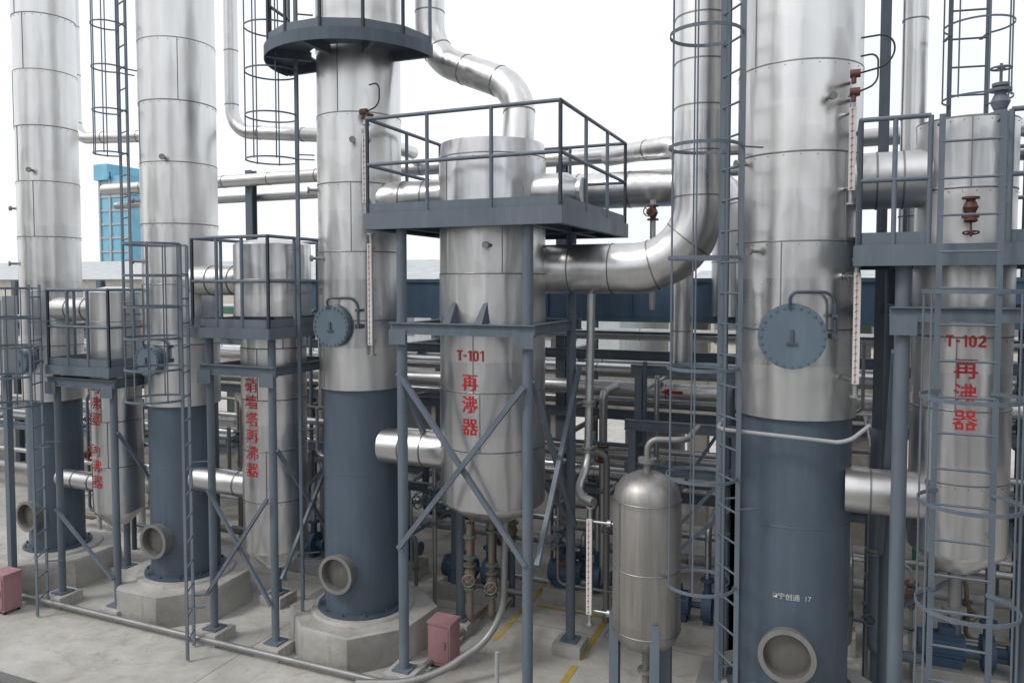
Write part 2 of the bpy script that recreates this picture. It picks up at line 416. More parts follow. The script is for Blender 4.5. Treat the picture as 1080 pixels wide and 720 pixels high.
def deck_plate(b, cx, cy, r, x0, x1, y0, y1, z, t=.02, n=64):
    vs = []; angs = sorted([2*pi*i/n for i in range(n)]+[math.atan2(y-cy, x-cx) % (2*pi) for x in (x0, x1) for y in (y0, y1)])
    for a in angs:
        c, s_ = math.cos(a), math.sin(a); k = 1e9
        if c > 1e-9: k = min(k, (x1-cx)/c)
        if c < -1e-9: k = min(k, (x0-cx)/c)
        if s_ > 1e-9: k = min(k, (y1-cy)/s_)
        if s_ < -1e-9: k = min(k, (y0-cy)/s_)
        for zz in (z, z+t): vs += [(cx+r*c, cy+r*s_, zz), (cx+k*c, cy+k*s_, zz)]
    N = len(angs); fs = []
    for i in range(N):
        a, c = i*4, ((i+1) % N)*4
        fs += [(a, a+1, c+1, c), (a+2, c+2, c+3, a+3), (a, c, c+2, a+2), (a+1, a+3, c+3, c+1)]
    b.add(vs, fs)

def reboiler_stand(label, posts, z_ring, deck, hole, z_deck, rail_sides, braces, rp=.055, h=1.0, dh=.17, bw=.05, sp=.85):
    x0, x1, y0, y1 = posts; X0, X1, Y0, Y1 = deck
    root = thing('steel_support_stand', label, 'steel stand', ((x0+x1)/2, (y0+y1)/2, 0), 'blue-grey stands around the reboilers')
    for (x, y) in ((x0,y0),(x1,y0),(x1,y1),(x0,y1)):
        b = B(); b.cyl((x,y,.16), (x,y,z_deck), rp, n=18); b.box((x,y,.15), (.2,.2,.02)); part('post', b, STEEL, root)
        thing('concrete_footing', 'small square concrete footing under a steel post', 'footing', (x,y,0), 'square concrete footings', B().bx(x-.17,x+.17,y-.17,y+.17,0,.139), CONC)
    for zr in z_ring:
        b = B(); e = .1
        b.hbeam((x0-e,y0-.06,zr), (x1+e,y0-.06,zr), .07, .12); b.hbeam((x0-e,y1+.06,zr), (x1+e,y1+.06,zr), .07, .12)
        b.hbeam((x0,y0-.06,zr-.002), (x0,y1+.06,zr-.002), .07, .114); b.hbeam((x1,y0-.06,zr-.002), (x1,y1+.06,zr-.002), .07, .114)
        for (x, y) in ((x0,y0-.099),(x1,y0-.099)): b.box((x,y,zr-.09), (.2,.012,.16))
        part('ring_beam', b, STEEL, root)
    for (p, q) in braces:
        b = B(); b.beam(p, q, bw, bw); part('brace', b, STEEL, root)
    b = B(); zb = z_deck
    for (a, c) in (((X0,Y0),(X1,Y0)), ((X1,Y0),(X1,Y1)), ((X1,Y1),(X0,Y1)), ((X0,Y1),(X0,Y0))):
        b.beam((*a, zb+dh/2), (*c, zb+dh/2), .012, dh)
        mx, my = (X0+X1)/2, (Y0+Y1)/2
        va, vc = Vector((*a,0)), Vector((*c,0)); inn = (Vector((mx,my,0))-(va+vc)/2).normalized()*.03
        b.beam(va+inn+Vector((0,0,zb+.006)), vc+inn+Vector((0,0,zb+.006)), .06, .01)
    for y in (y0, y1): b.hbeam((X0+.01,y,zb+dh/2-.012), (X1-.01,y,zb+dh/2-.012), .07, dh-.04)
    for x in (x0, x1): b.hbeam((x,Y0+.01,zb+dh/2-.02), (x,Y1-.01,zb+dh/2-.02), .06, dh-.06)
    part('deck_frame', b, STEEL, root)
    b = B(); deck_plate(b, *hole, X0+.01, X1-.01, Y0+.01, Y1-.01, zb+dh-.03); part('deck_plate', b, STEELD, root)
    b = B()
    for pts in rail_sides: railing(b, pts, zb+dh-.01, h, sp=sp)
    part('railing', b, STEEL, root)
    return root

def reboiler(X, Y, R, z0, z1, cone, label):
    root = thing('reboiler', label, 'reboiler', (X, Y, z0), 'vertical clad reboilers')
    shell(root, X, Y, R, z0, z1, [(R*.45, z0-cone), (R*.97, z0-.03), (R, z0)], [(R*.97, z1+.012), (R*.55, z1+.04), (R*.2, z1+.07), (0, z1+.07)], .62)
    return root

def pipe(label, pts, r, mat=GALV, br=.2, n=16, name='pipe', group=None, rings=0, cat='pipe', flanges=()):
    P = bend(pts, br); root = thing(name, label, cat, pts[0], group)
    b = B(); b.tube(P, r, n); b.m(1)
    if rings:
        acc = 0
        for i in range(len(P)-1):
            a, c = P[i], P[i+1]; L = (c-a).length
            if L < 1e-6: continue
            d = (c-a).normalized(); s = rings-acc
            while s < L:
                q = a+d*s; b.cyl(q-d*.007, q+d*.007, r+.005, n=n+4); s += rings
            acc = (acc+L) % rings
    for (q, d) in flanges:
        q, d = Vector(q), Vector(d).normalized(); b.cyl(q-d*.03, q-d*.004, r*1.6, n=20); b.cyl(q+d*.004, q+d*.03, r*1.6, n=20)
    part('pipe_run', b, [mat, FLG if flanges else SEAM], root)
    return root

def gauge(x, y, z0, z1, label, ox=.0, oy=.15):
    root = thing('level_gauge', label, 'level gauge', (x, y, z0), 'magnetic level gauges')
    b = B(); b.cyl((x, y, z0-.12), (x, y, z1+.12), .024, n=12)
    for z in (z0-.12, z1+.1): b.cyl((x, y, z), (x, y, z+.02), .045, n=14)
    for z in (z0+.03, z1-.03): b.cyl((x, y, z), (x+ox, y+oy, z), .014, n=10); b.cyl((x+ox*.6, y+oy*.6, z), (x+ox*.72, y+oy*.72, z), .035, n=12)
    part('float_tube', b, GALV, root)
    b = B(); b.bx(x-.028, x+.028, y-.045, y-.022, z0, z1); s = part('scale_strip', b, WHT, root)
    b = B(); z = z0+.02
    b.bx(x-.0065, x-.003, y-.0485, y-.0452, z0+.01, z1-.01)
    while z < z1-.02:
        b.beam((x-.015, y-.0475, z-.004), (x+.006, y-.0475, z+.006), .004, .006); z += .06
    part('scale_marks', b, FLAP, s)
    return root

# ------------------------------------------------------------ setting
b = B(); b.bx(-700, 700, -400, 900, -.5, -.12)
struct('ground', 'flat pale worn ground around the plant', b, concrete('worn road ground', (.27,.265,.255), stain=.3))
b = B(); b.bx(-70, 45, 5.35, 45, -.115, 0)
struct('pavement', 'pale stained concrete yard slab with joints', b, YARD)
b = B(); b.bx(-70, 45, 5.2, 5.346, -.118, .03)
struct('kerb', 'dark steel-edged kerb along the yard slab', b, concrete('kerb concrete', (.16,.16,.155)))
bb = B()
for (x0,x1,y0,y1) in ((-2.66,-2.58,6.2,8.0), (-2.66,-2.58,8.15,9.4), (-3.75,-3.69,8.2,10.2), (-3.6,-2.64,9.3,9.36), (-1.9,-1.83,8.5,10.4)):
    bb.add([(x0,y0,.004),(x1,y0,.004),(x1,y1,.004),(x0,y1,.004)], [(0,1,2,3)])
struct('floor_marking', 'worn yellow lines painted on the concrete yard', bb, YEL)

# ------------------------------------------------------------ columns
YR = 7.63
plinth(-5.2, YR, .80, .42, 'octagonal weathered concrete plinth with dark stains')
plinth(-.33, YR, .85, .42, 'octagonal concrete plinth under the widest column')
plinth(-8.05, YR, .82, .42, 'octagonal pale concrete plinth')
plinth(-10.6, YR, .78, .42, 'octagonal concrete plinth with grey stains')
cA = column(-5.2, YR, .485, .455, 3.09, 11.2, 3.83, .235, .98, .205, 'tall stainless clad column with semicircular platform and blue skirt')
cB = column(-.33, YR, .54, .455, 3.10, 11.2, 3.85, .285, 1.0, .225, 'widest stainless clad column with large round manhole and blue skirt')
c2 = column(-8.05, YR, .473, .455, 2.72, 11.2, 3.33, .2, .98, .205, 'stainless clad column with long plain shell and blue skirt')
c1 = column(-10.6, YR, .40, .455, 2.62, 11.2, 3.2, .18, .98, .20, 'narrow stainless clad column at the row end')
wrap_text(cB, '◪宁创通  17', -.33, YR, .505, 1.5, .062, WHT, xoff=0.03, thick=.0)

root = thing('curved_platform', 'semicircular blue-grey steel platform bracketed to a column', 'platform', (-5.2, YR, 6.85))
b = B(); r0, r1 = .52, 1.02; z1 = 7.0; n = 28
A = [math.radians(178+184*i/n) for i in range(n+1)]
vs = []
for a in A:
    for (r, z) in ((r0, z1-.03), (r1, z1-.03), (r1, z1-.01), (r0, z1-.01)): vs.append((-5.25+r*math.cos(a), YR+r*math.sin(a), z))
fs = [(i*4+k, i*4+(k+1) % 4, (i+1)*4+(k+1) % 4, (i+1)*4+k) for i in range(n) for k in range(4)]+[(0,1,2,3), (n*4+3,n*4+2,n*4+1,n*4)]
b.add(vs, fs); part('deck_plate', b, STEELD, root)
b = B()
for i in range(n):
    p = [(-5.25+r1*math.cos(a), YR+r1*math.sin(a), 6.93) for a in A[i:i+2]]; b.beam(p[0], p[1], .012, .13)
for k in (0, 7, 14, 21, 28):
    a = A[k]; b.beam((-5.25+.5*math.cos(a), YR+.5*math.sin(a), 6.92), (-5.25+1.0*math.cos(a), YR+1.0*math.sin(a), 6.92), .05, .1)
part('bracket_frame', b, STEELD, root)
b = B(); railing(b, [(-5.25+.99*math.cos(a), YR+.99*math.sin(a)) for a in A[::4]], 6.99, 1.08); part('railing', b, STEEL, root)

# ------------------------------------------------------------ reboiler T-101 and its stand
r1 = reboiler(-3.47, YR, .58, 1.93, 5.80, .22, 'large stainless clad reboiler lettered T-101 in red inside steel stand')
stencil(r1, 'T-101', -3.47, YR, .58, 3.56, .112); vertical(r1, '再沸器', -3.47, YR, .58, 3.27, .232, .19)
for x in (-3.66, -3.3):
    b = B()
    b.add([(x-.045, YR-.52, 3.9), (x+.045, YR-.52, 3.9), (x+.045, YR-.74, 3.9), (x-.045, YR-.74, 3.9), (x-.02, YR-.55, 4.12), (x+.02, YR-.55, 4.12)],
          [(0,1,2,3), (0,4,5,1), (3,2,5,4), (0,3,4), (1,5,2)])
    part('support_lug', b, STEELD, r1)
b = B(); b.cyl((-2.93, 7.6, 5.27), (-2.6, 7.6, 5.27), .2, n=28); b.cyl((-2.6, 7.6, 5.27), (-2.46, 7.6, 5.27), .2, .12, n=28); b.cyl((-2.46, 7.6, 5.27), (-2.42, 7.6, 5.27), .14, n=24)
part('side_nozzle', b, CLADH, r1)
b = B(); b.cyl((-3.25,7.1,4.7),(-3.25,6.98,4.7),.02,n=12); b.cyl((-3.25,6.99,4.7),(-3.25,6.96,4.7),.035,n=14); part('instrument_nozzle', b, FLG, r1)
x0, x1, y0, y1 = -4.22, -2.78, 6.95, 8.3
br = [((x0,y0-.05,3.35),(x1,y0-.05,1.5)), ((x1,y0-.101,3.3),(x0,y0-.101,1.5)), ((x1+.05,y0,3.35),(x1+.05,y1,1.5)), ((x1+.101,y1,3.35),(x1+.101,y0,1.5)),
      ((x0-.05,y0,3.35),(x0-.05,y1,1.5)), ((x0,y1+.05,3.35),(x1,y1+.05,1.5))]
D = (-4.6, -2.38, 6.82, 9.3)
reboiler_stand('tall blue-grey steel stand with railed deck around the T-101 reboiler', (x0,x1,y0,y1), (3.84,), D, (-3.47,YR,.63), 4.88,
    [[(D[0]+.03,D[3]-.03),(D[0]+.03,D[2]+.03),(D[1]-.03,D[2]+.03),(D[1]-.03,D[3]-.03),(D[0]+.03,D[3]-.03)]], br)

def stub(label, x0, x1, y, z, r):
    root = thing('connecting_pipe', label, 'pipe', (x0, y, z), 'short clad pipes joining columns and reboilers')
    b = B(); b.cyl((x0,y,z), (x1,y,z), r, n=36); b.m(1)
    for x in (x0+(x1-x0)*.33, x0+(x1-x0)*.66): b.cyl((x-.008,y,z), (x+.008,y,z), r+.007, n=36)
    part('pipe_run', b, [CLADH, SEAM], root)
stub('thick stainless clad pipe low between column and T-101 reboiler', -4.8, -3.95, 7.5, 2.43, .2)
stub('clad pipe above deck between column and T-101 reboiler', -4.8, -3.95, 7.55, 5.27, .2)
stub('thick clad pipe above deck between column and T-102 reboiler', .12, .75, 7.55, 5.22, .25)
stub('thick clad pipe low between column and T-102 reboiler', .12, .75, 7.45, 2.45, .2)
stub('clad pipe between column and small railed reboiler', -7.7, -6.6, 7.5, 4.35, .19)
stub('clad pipe low between column and reboiler', -7.7, -6.6, 7.5, 1.75, .16)
stub('slim clad pipe between end column and small reboiler', -10.3, -9.3, 7.5, 3.95, .165)
stub('slim clad pipe low between end column and reboiler', -10.3, -9.3, 7.5, 1.5, .13)

pipe('very thick stainless clad vapour line rising beside the ladder', [(-3.1,7.98,4.47), (-1.28,7.98,4.47), (-1.28,7.98,11)], .27, CLAD, .68, 40, rings=.45, name='vapour_pipe')
pipe('thick grey clad pipe dropping into the top of T-101 reboiler', [(-4.45,8.0,11), (-4.45,8.0,6.98), (-3.2,7.78,6.44), (-3.2,7.7,5.83)], .172, CLADR, .38, 28, rings=.5, name='vapour_pipe')

# ------------------------------------------------------------ T-102
r2 = reboiler(1.03, YR, .385, 2.0, 5.68, .2, 'stainless clad reboiler lettered T-102 in red behind caged ladder')
stencil(r2, 'T-102', 1.03, YR, .385, 3.83, .098, xoff=-.015); vertical(r2, '再沸器', 1.03, YR, .385, 3.59, .215, .185, xoff=-.01)
b = B(); b.lathe((1.03,YR,0), [(.05,1.3),(.05,1.83)], 24); b.cyl((1.03,YR,1.4),(1.03,YR,1.44),.1,n=20); part('bottom_nozzle', b, FLG, r2)
valve(r2, (1.25, 7.5, 5.82), 1.0, STEEL, Vector((0,0,1)), 'z')
b = B(); b.cyl((1.0, 7.3, 4.92), (1.0, 7.15, 4.92), .04, n=16); part('side_nozzle', b, FLG, r2)
valve(r2, (1.0, 7.1, 4.92), .75, REDV, Vector((0,-.2,-1)).normalized(), 'z')
D = (.15, 2.1, 6.82, 8.75)
x0, x1, y0, y1 = .52, 1.72, 6.98, 8.3
br = [((x0-.05,y0,3.75),(x0-.05,y1,1.6)), ((x0,y1+.05,3.75),(x1,y1+.05,1.6))]
reboiler_stand('blue-grey steel stand with railed deck around the T-102 reboiler', (x0,x1,y0,y1), (4.06,), D, (1.03,YR,.43), 4.45,
    [[(D[0]+.03,D[3]-.03),(D[0]+.03,D[2]+.03),(.68,D[2]+.03)], [(1.22,D[2]+.03),(D[1]-.03,D[2]+.03),(D[1]-.03,D[3]-.03),(D[0]+.03,D[3]-.03)]], br, rp=.06, h=1.02, sp=.24)
ladder(.94, 6.68, .15, 5.6, -90, (1.15, 4.25), 'caged ladder leading up to the T-102 deck', R=.34, hoop=.78, w=.40, straps=(-110,-60,60,110))

# ------------------------------------------------------------ reboilers further along
r3 = reboiler(-6.4, 7.5, .39, 1.05, 3.75, .25, 'stainless clad reboiler with long red lettering in braced stand')
vertical(r3, '硝墙塔再沸器', -6.42, 7.5, .39, 3.08, .205, .185, thick=.002, sx=1.1)
b = B(); b.lathe((-6.4,7.5,0), [(.46,3.92),(.46,4.78),(.44,4.80),(.2,4.85),(0,4.86)], 56); b.m(1).ring((-6.4,7.5,4.36),.458,.007,'z',56,6); part('top_drum', b, [CLADR,SEAM], r3)
D = (-6.98, -5.8, 6.72, 8.15); x0, x1, y0, y1 = -6.85, -5.92, 6.9, 8.05
br = [((x0,y0-.07,1.85),(x1,y0-.07,.6)), ((x1,y0-.11,1.85),(x0,y0-.11,.6)), ((x1+.06,y0,2.4),(x1+.06,y1,.9)), ((x1+.1,y1,2.4),(x1+.1,y0,.9))]
reboiler_stand('braced blue-grey stand with small railed deck', (x0,x1,y0,y1), (3.3,), D, (-6.4,7.5,.42), 3.68,
    [[(D[0]+.03,D[3]-.03),(D[0]+.03,D[2]+.03),(D[1]-.03,D[2]+.03),(D[1]-.03,D[3]-.03),(D[0]+.03,D[3]-.03)]], br, rp=.045, h=1.05, dh=.12, bw=.038, sp=.4)
ladder(-6.82, 6.5, .02, 4.75, 215, (3.0, 4.75), 'caged ladder up to a small railed deck', R=.34, hoop=.35, hw=.026, w=.36, straps=(-120,-90,-60,-30,0,30,60,90,120))

r4 = reboiler(-9.15, 7.5, .32, 1.2, 3.3, .22, 'slim stainless clad reboiler with two groups of red characters')
vertical(r4, '再沸器 再沸器', -9.17, 7.5, .32, 2.90, .215, .19, thick=.002, sx=1.1)
b = B(); b.lathe((-9.15,7.5,0), [(.35,3.3),(.35,4.2),(.33,4.22),(.1,4.27),(0,4.27)], 48); b.m(1).ring((-9.15,7.5,3.8),.348,.007,'z',48,6); part('top_drum', b, [CLADR,SEAM], r4)
D = (-9.6, -8.42, 6.8, 8.0); x0, x1, y0, y1 = -9.55, -8.5, 6.92, 7.95
reboiler_stand('slim blue-grey stand with tiny railed deck beside end column', (x0,x1,y0,y1), (3.02,), D, (-9.15,7.5,.35), 3.12,
    [[(D[0]+.03,D[3]-.03),(D[0]+.03,D[2]+.03),(D[1]-.03,D[2]+.03),(D[1]-.03,D[3]-.03),(D[0]+.03,D[3]-.03)]],
    [((x0,y0-.07,1.3),(x1,y0-.07,.5)), ((x1+.06,y0,2.4),(x1+.06,y1,.9))], rp=.045, h=1.0, dh=.12, bw=.036, sp=.4)
ladder(-9.5, 6.6, .02, 4.3, 215, (2.75, 4.25), 'caged ladder up to the slim stand deck', R=.32, hoop=.38, hw=.026, straps=(-120,-90,-60,-30,0,30,60,90,120))

ladder(-.86, 7.06, .1, 10.5, 217, (1.6, 10.4), 'long caged ladder climbing the widest column', R=.31, hoop=.98)
ladder(-5.86, 7.32, .4, 10.5, 217, (5.75, 10.3), 'long ladder with cage only at upper part', R=.31, hoop=.5, hw=.018)
ladder(-8.66, 7.3, 3.3, 10.5, 250, (6.0, 10.4), 'high caged ladder between two slim columns', R=.2, hoop=.55, hw=.018, w=.26)
ladder(1.2, 8.9, 4.6, 10.5, -80, (6.1, 10.3), 'high caged ladder behind the T-102 reboiler', R=.3, hoop=.7, hw=.018)
thing('steel_post', 'tall blue-grey steel post beside the widest column', 'post', (-.98,7.5,0), 'tall steel posts', B().hbeam((-.98,7.5,0),(-.98,7.5,8.5),.09,.09), STEEL)
thing('steel_post', 'tall slim blue-grey steel post behind the T-102 deck', 'post', (.45,8.95,0), 'tall steel posts', B().hbeam((.45,8.95,0),(.45,8.95,10.5),.1,.1), STEEL)
for x in (.7, .95, 1.2, 1.45): thing('green_post', 'slim green painted steel post behind the rack', 'post', (x,12.8,0), 'green painted posts', B().hbeam((x,12.8,0),(x,12.8,3.6),.08,.08), GREEN2)

gauge(-4.76, 7.2, 3.62, 4.75, 'tall pale level gauge on the column', -.1, .2)
gauge(-4.78, 7.15, 5.2, 5.95, 'short pale level gauge above the deck', -.1, .2)
gauge(.18, 7.12, 3.45, 4.4, 'pale level gauge with red marks on widest column', -.1, .2)
gauge(.12, 7.16, 5.1, 5.8, 'pale level gauge above the T-102 deck', -.1, .2)
gauge(-2.22, 7.25, .98, 1.95, 'pale level gauge beside small vessel', .3, 0)
def cable(label, x, y, z, s=1):
    root = thing('instrument_transmitter', label, 'instrument', (x, y, z), 'column instruments')
    b = B(); b.cyl((x,y+.3,z), (x,y,z), .016, n=10); b.cyl((x-.03,y,z), (x+.05,y,z), .035, n=16); b.cyl((x,y,z), (x,y,z-.08), .02, n=12); part('housing', b, REDV, root)
    b = B(); b.tube(bend([(x+.045,y,z), (x+.3*s,y,z+.05), (x+.3*s,y,z+.3), (x+.05,y+.05,z+.3)], .14), .008, 10); part('cable', b, BLK, root)
cable('small red transmitter with looping black cable on column', .12, 7.0, 6.05)
cable('small transmitter with black cable on column', -4.82, 7.15, 6.2, .7)
cable('small red transmitter with short black cable', .12, 7.0, 5.9, .6)

# ------------------------------------------------------------ small vessel
vx, vy = -1.62, 7.14
root = thing('storage_vessel', 'small dull stainless vessel with domed ends on legs', 'vessel', (vx, vy, 0))
b = B(); b.lathe((vx,vy,0), [(0,.78),(.12,.79),(.22,.83),(.29,.9),(.325,1.0),(.325,2.25),(.3,2.36),(.24,2.44),(.12,2.5),(0,2.51)], 56)
b.m(1)
for z in (1.0, 1.6, 2.25): b.ring((vx,vy,z), .325, .006, 'z', 48, 6)
b.beam((vx-.2,vy-.257,1.0),(vx-.2,vy-.257,2.25),.01,.01)
part('shell', b, [VESSEL, SEAM], root)
for a in (200, 300, 60):
    a = math.radians(a); b = B(); x, y = vx+.3*math.cos(a), vy+.3*math.sin(a)
    b.hbeam((x,y,0), (x,y,1.15), .09, .09, .01); b.box((x,y,.01), (.16,.16,.02)); part('leg', b, STEEL, root)
b = B(); b.cyl((vx,vy,2.48), (vx,vy,2.62), .04, n=16); b.cyl((vx,vy,2.6), (vx,vy,2.64), .09, n=20); b.tube(bend([(vx,vy,2.62),(vx,vy,2.82),(vx+.35,vy+.1,2.82),(vx+.35,vy+.8,2.82)],.1), .03, 12)
part('top_nozzle', b, FLG, root)
b = B(); b.cyl((vx,vy,.8), (vx,vy,.3), .035, n=14); b.cyl((vx,vy,.55), (vx,vy,.58), .08, n=18); b.tube(bend([(vx,vy,.3),(vx,vy,.2),(vx+.9,vy+.1,.2)],.1), .035, 12); part('drain_nozzle', b, FLG, root)
valve(root, (vx+.45, vy+.05, .2), .9, REDV)

for (x, y, zt, zv) in ((-3.62, 7.35, 1.7, 1.15), (-3.42, 7.48, 1.75, 1.05)):
    root = thing('drain_pipe', 'dull brown drain pipe with valve under reboiler', 'pipe', (x,y,.15), 'drain pipes under the reboiler')
    b = B(); b.tube(bend([(x,y,zt),(x,y,.6),(x-.15,y+.9,.45)],.12), .038, 14)
    b.m(1)
    for z in (zt-.15, zv+.17, zv-.17): b.cyl((x,y,z-.012), (x,y,z+.012), .07, n=18)
    part('pipe_run', b, [RUST, DGREEN], root); valve(root, (x,y,zv), .85, RUST, Vector((.4,-1,0)).normalized(), 'z')
pipe('grey pipe curving from under the reboiler to the floor', [(-3.3,7.6,1.75),(-3.3,7.5,.5),(-3.9,6.85,.1),(-4.6,6.6,.08)], .04, FLG, .35, 16)
pipe('silver pipe dropping beside the stand to the level gauge', [(-2.45,8.0,4.2),(-2.45,7.9,2.35),(-2.45,7.5,2.1),(-2.2,7.3,2.1)], .045, GALV, .15, flanges=[((-2.45,7.93,3.0),(0,0,1)), ((-2.45,7.91,2.5),(0,0,1))])
pipe('thin capped pipe standing up from the ground', [(-3.05,6.8,0),(-3.05,6.8,.62)], .022, GREYP)
pipe('low dark grey pipe running along the yard', [(-25,6.72,.08),(-4.1,6.72,.08),(-4.1,9.5,.08)], .035, FLG, .3)
pipe('thin pipe on brackets across the front of the skirt', [(-.95,7.3,3.02),(-.95,6.98,3.0),(.12,6.95,2.96),(.3,7.1,3.1)], .018, GREYP, .1)

for (x, y, l) in ((-4.0, 7.45, 'small dusty pink cabinet standing on the concrete'), (-10.0, 6.45, 'small dusty pink cabinet beside end plinth')):
    root = thing('valve_cabinet', l, 'cabinet', (x,y,0), 'small pink cabinets')
    b = B(); b.bx(x-.14,x+.14,y-.12,y+.12,.04,.5); b.bx(x-.15,x+.15,y-.13,y+.13,.5,.53); part('body', b, PINK, root)
    b = B(); b.bx(x-.12,x+.12,y-.132,y-.122,.08,.47); d = part('door', b, PINK, root)
    b = B(); b.bx(x+.07,x+.09,y-.15,y-.133,.25,.33); part('handle', b, FLG, d)
    for i in (-1,1):
        for j in (-1,1): part('foot', B().bx(x+i*.11-.015,x+i*.11+.015,y+j*.09-.015,y+j*.09+.015,0,.04), BLK, root)

# ------------------------------------------------------------ pipe rack
root = thing('pipe_rack', 'long blue-grey steel pipe rack behind the columns', 'pipe rack', (-5, 11, 0))
for k, x in enumerate([-24+2.9*i for i in range(13)]):
    for y in (10.6, 12.2):
        b = B(); zt = 4.4 if y > 11 else 6.3 if k % 2 else 3.8
        b.hbeam((x,y,0), (x,y,zt), .14, .14, .014); part('post', b, STEEL, root)
    for z in (1.2, 2.35, 3.25): part('cross_beam', B().hbeam((x,10.6,z), (x,12.2,z), .1, .14), STEEL, root)
for (y, z) in ((10.5,2.45), (10.5,1.35), (10.5,3.3), (12.3,2.35)):
    part('long_beam', B().hbeam((-24.2,y,z), (10.9,y,z), .08, .14), STEEL, root)
b = B(); b.bx(-8.6, 6, 10.0, 10.5, 3.80, 4.38)
for x in [-8.5+1.2*i for i in range(13)]: b.bx(x-.01,x+.01,9.975,9.999,3.85,4.33)
b.bx(-8.6, 6, 9.97, 9.999, 3.80, 3.85); b.bx(-8.6,6,9.97,9.999,4.33,4.38)
thing('box_girder', 'blue painted box girder behind the columns', 'girder', (-1.3,10.25,3.8), None, b, BLUE)
rp = [(10.75,3.05,.10,CLADH),(11.1,3.0,.07,CLADH),(11.5,3.05,.12,CLADH),(11.9,3.0,.06,GALV),(10.7,2.62,.05,GALV),(10.95,2.6,.07,GREYP),(11.35,2.64,.1,CLADH),(11.8,2.62,.08,CLADH),
      (10.7,1.5,.07,GALV),(11.0,1.52,.09,CLADH),(11.4,1.5,.07,GREYP),(11.85,1.55,.11,CLADH),(10.35,2.0,.045,GALV),(10.35,1.75,.03,GREYP),(10.3,2.85,.11,CLADH),(11.2,3.55,.09,GALV),(10.3,.9,.05,GALV),(10.35,.55,.07,GREYP),(10.4,3.6,.05,GALV)]
for i, (y, z, r, m) in enumerate(rp):
    pp = pipe('long horizontal silver pipe lying on the rack' if m != GREYP else 'long horizontal grey pipe lying on the rack', [(-24+random.uniform(-1,1),y,z),(10.5,y,z)], r, m, .1, 14, group='pipes on the rack', rings=1.1 if r > .06 else 0)
    if abs(z-2.85) < .01:
        b = B(); yy = y-r-.008
        b.add([(-2.02,yy,z-.022),(-1.84,yy,z-.022),(-1.84,yy,z+.022),(-2.02,yy,z+.022),(-2.14,yy,z),(-2.02,yy,z-.05),(-2.02,yy,z+.05)], [(0,1,2,3),(4,5,6)])
        part('flow_arrow', b, TXT, pp)
pipe('high silver pipe crossing behind the columns', [(-13,10.5,6.12),(6,10.5,6.12)], .11, CLADH, .1, 16, group='pipes on the rack', rings=1.0)
pipe('high thin silver pipe crossing behind the columns', [(-13,10.75,5.84),(6,10.75,5.84)], .07, GALV, .1, 12, group='pipes on the rack')
pipe('tall clad pipe bending sideways behind the end column', [(-11.8,9,11),(-11.8,9,6.75),(-8.9,9,6.6)], .095, CLADR, .3, 16, rings=.8)
pipe('tall clad pipe bending sideways behind the columns', [(-8.41,9,11),(-8.41,9,6.6),(-6.1,9,6.35),(-6.1,10.4,6.35)], .1, CLADR, .35, 16, rings=.8)
pipe('slim tall clad pipe behind the T-102 deck', [(.72,8.9,11),(.72,8.9,3.0)], .12, CLAD, .2, 20, rings=1.0)
pipe('clad pipe bending down behind the T-101 deck', [(-2.9,10.2,6.05),(-1.75,9.6,6.05),(-1.75,9.6,3.2)], .13, CLADR, .3, 16, rings=.7)
pipe('thick clad pipe crossing behind the T-101 deck', [(-4.6,9.9,5.55),(-1.2,9.9,5.55),(-1.2,9.9,3.9)], .24, CLADR, .4, 24, rings=.7)
rr = pipe('short riser pipe with small valve beside the T-101 deck', [(-2.0,9.0,4.0),(-2.0,9.0,5.3)], .035, GALV, .1, 12); valve(rr, (-2.0,9.0,5.15), .8, REDV, Vector((0,-1,0)), 'z')
for (x, y, r, z1, m) in ((-2.0,9.3,.03,3.2,GALV),(-2.15,9.3,.03,3.0,GALV),(-1.1,9.0,.04,3.1,STEEL),(-.95,9.0,.03,2.8,GALV),(-4.6,9.4,.04,3.0,GALV),(-7.2,9.5,.05,3.6,GALV),(-7.4,9.5,.03,3.9,STEEL),(.4,8.9,.03,2.6,GALV),(-10.0,9.6,.05,3.4,GALV),(-3.1,9.2,.035,2.4,RUST)):
    rr = pipe('thin vertical service pipe rising to the rack', [(x,y,.0),(x,y,z1),(x,10.7,z1)], r, m, .12, 10, group='thin service pipes', flanges=[((x,y,z1*.45),(0,0,1))])
    if random.random() < .7: valve(rr, (x,y,z1*.3), .8, REDV if random.random() < .4 else STEEL, Vector((0,-1,0)), 'z')
rng = random.Random(21)
for i in range(70):
    x = -12.5+16*(i+rng.random()*.8)/70; y = rng.uniform(8.7, 10.15); r = rng.choice((.02,.025,.03,.04,.055)); m = rng.choice((GALV,GALV,STEEL,GREYP,RUST,FLG,STEELD))
    h = rng.uniform(.8,2.9); L = rng.uniform(.5,1.8)*rng.choice((-1,1)); h2 = rng.uniform(.15,.5)
    if abs(x+1.28) < .4: continue
    pts = [(x,y,0),(x,y,h),(x+L,y,h),(x+L,y,h+rng.uniform(.3,1.1))] if rng.random() < .5 else [(x-L*.6,y,h2),(x,y,h2),(x,y,h),(x,y+.9,h)]
    if abs(pts[-1][0]+1.28) < .35: continue
    rr = pipe('bent service pipe between the columns and the rack', pts, r, m, .1, 10, group='bent service pipes', flanges=[((x,y,h*.55),(0,0,1))])
    if rng.random() < .55: valve(rr, (x,y,h*.72), rng.uniform(.7,1.2), rng.choice((REDV,STEEL,RUST,PUMPB)), Vector((rng.uniform(-.5,.5),-1,0)).normalized(), 'z')
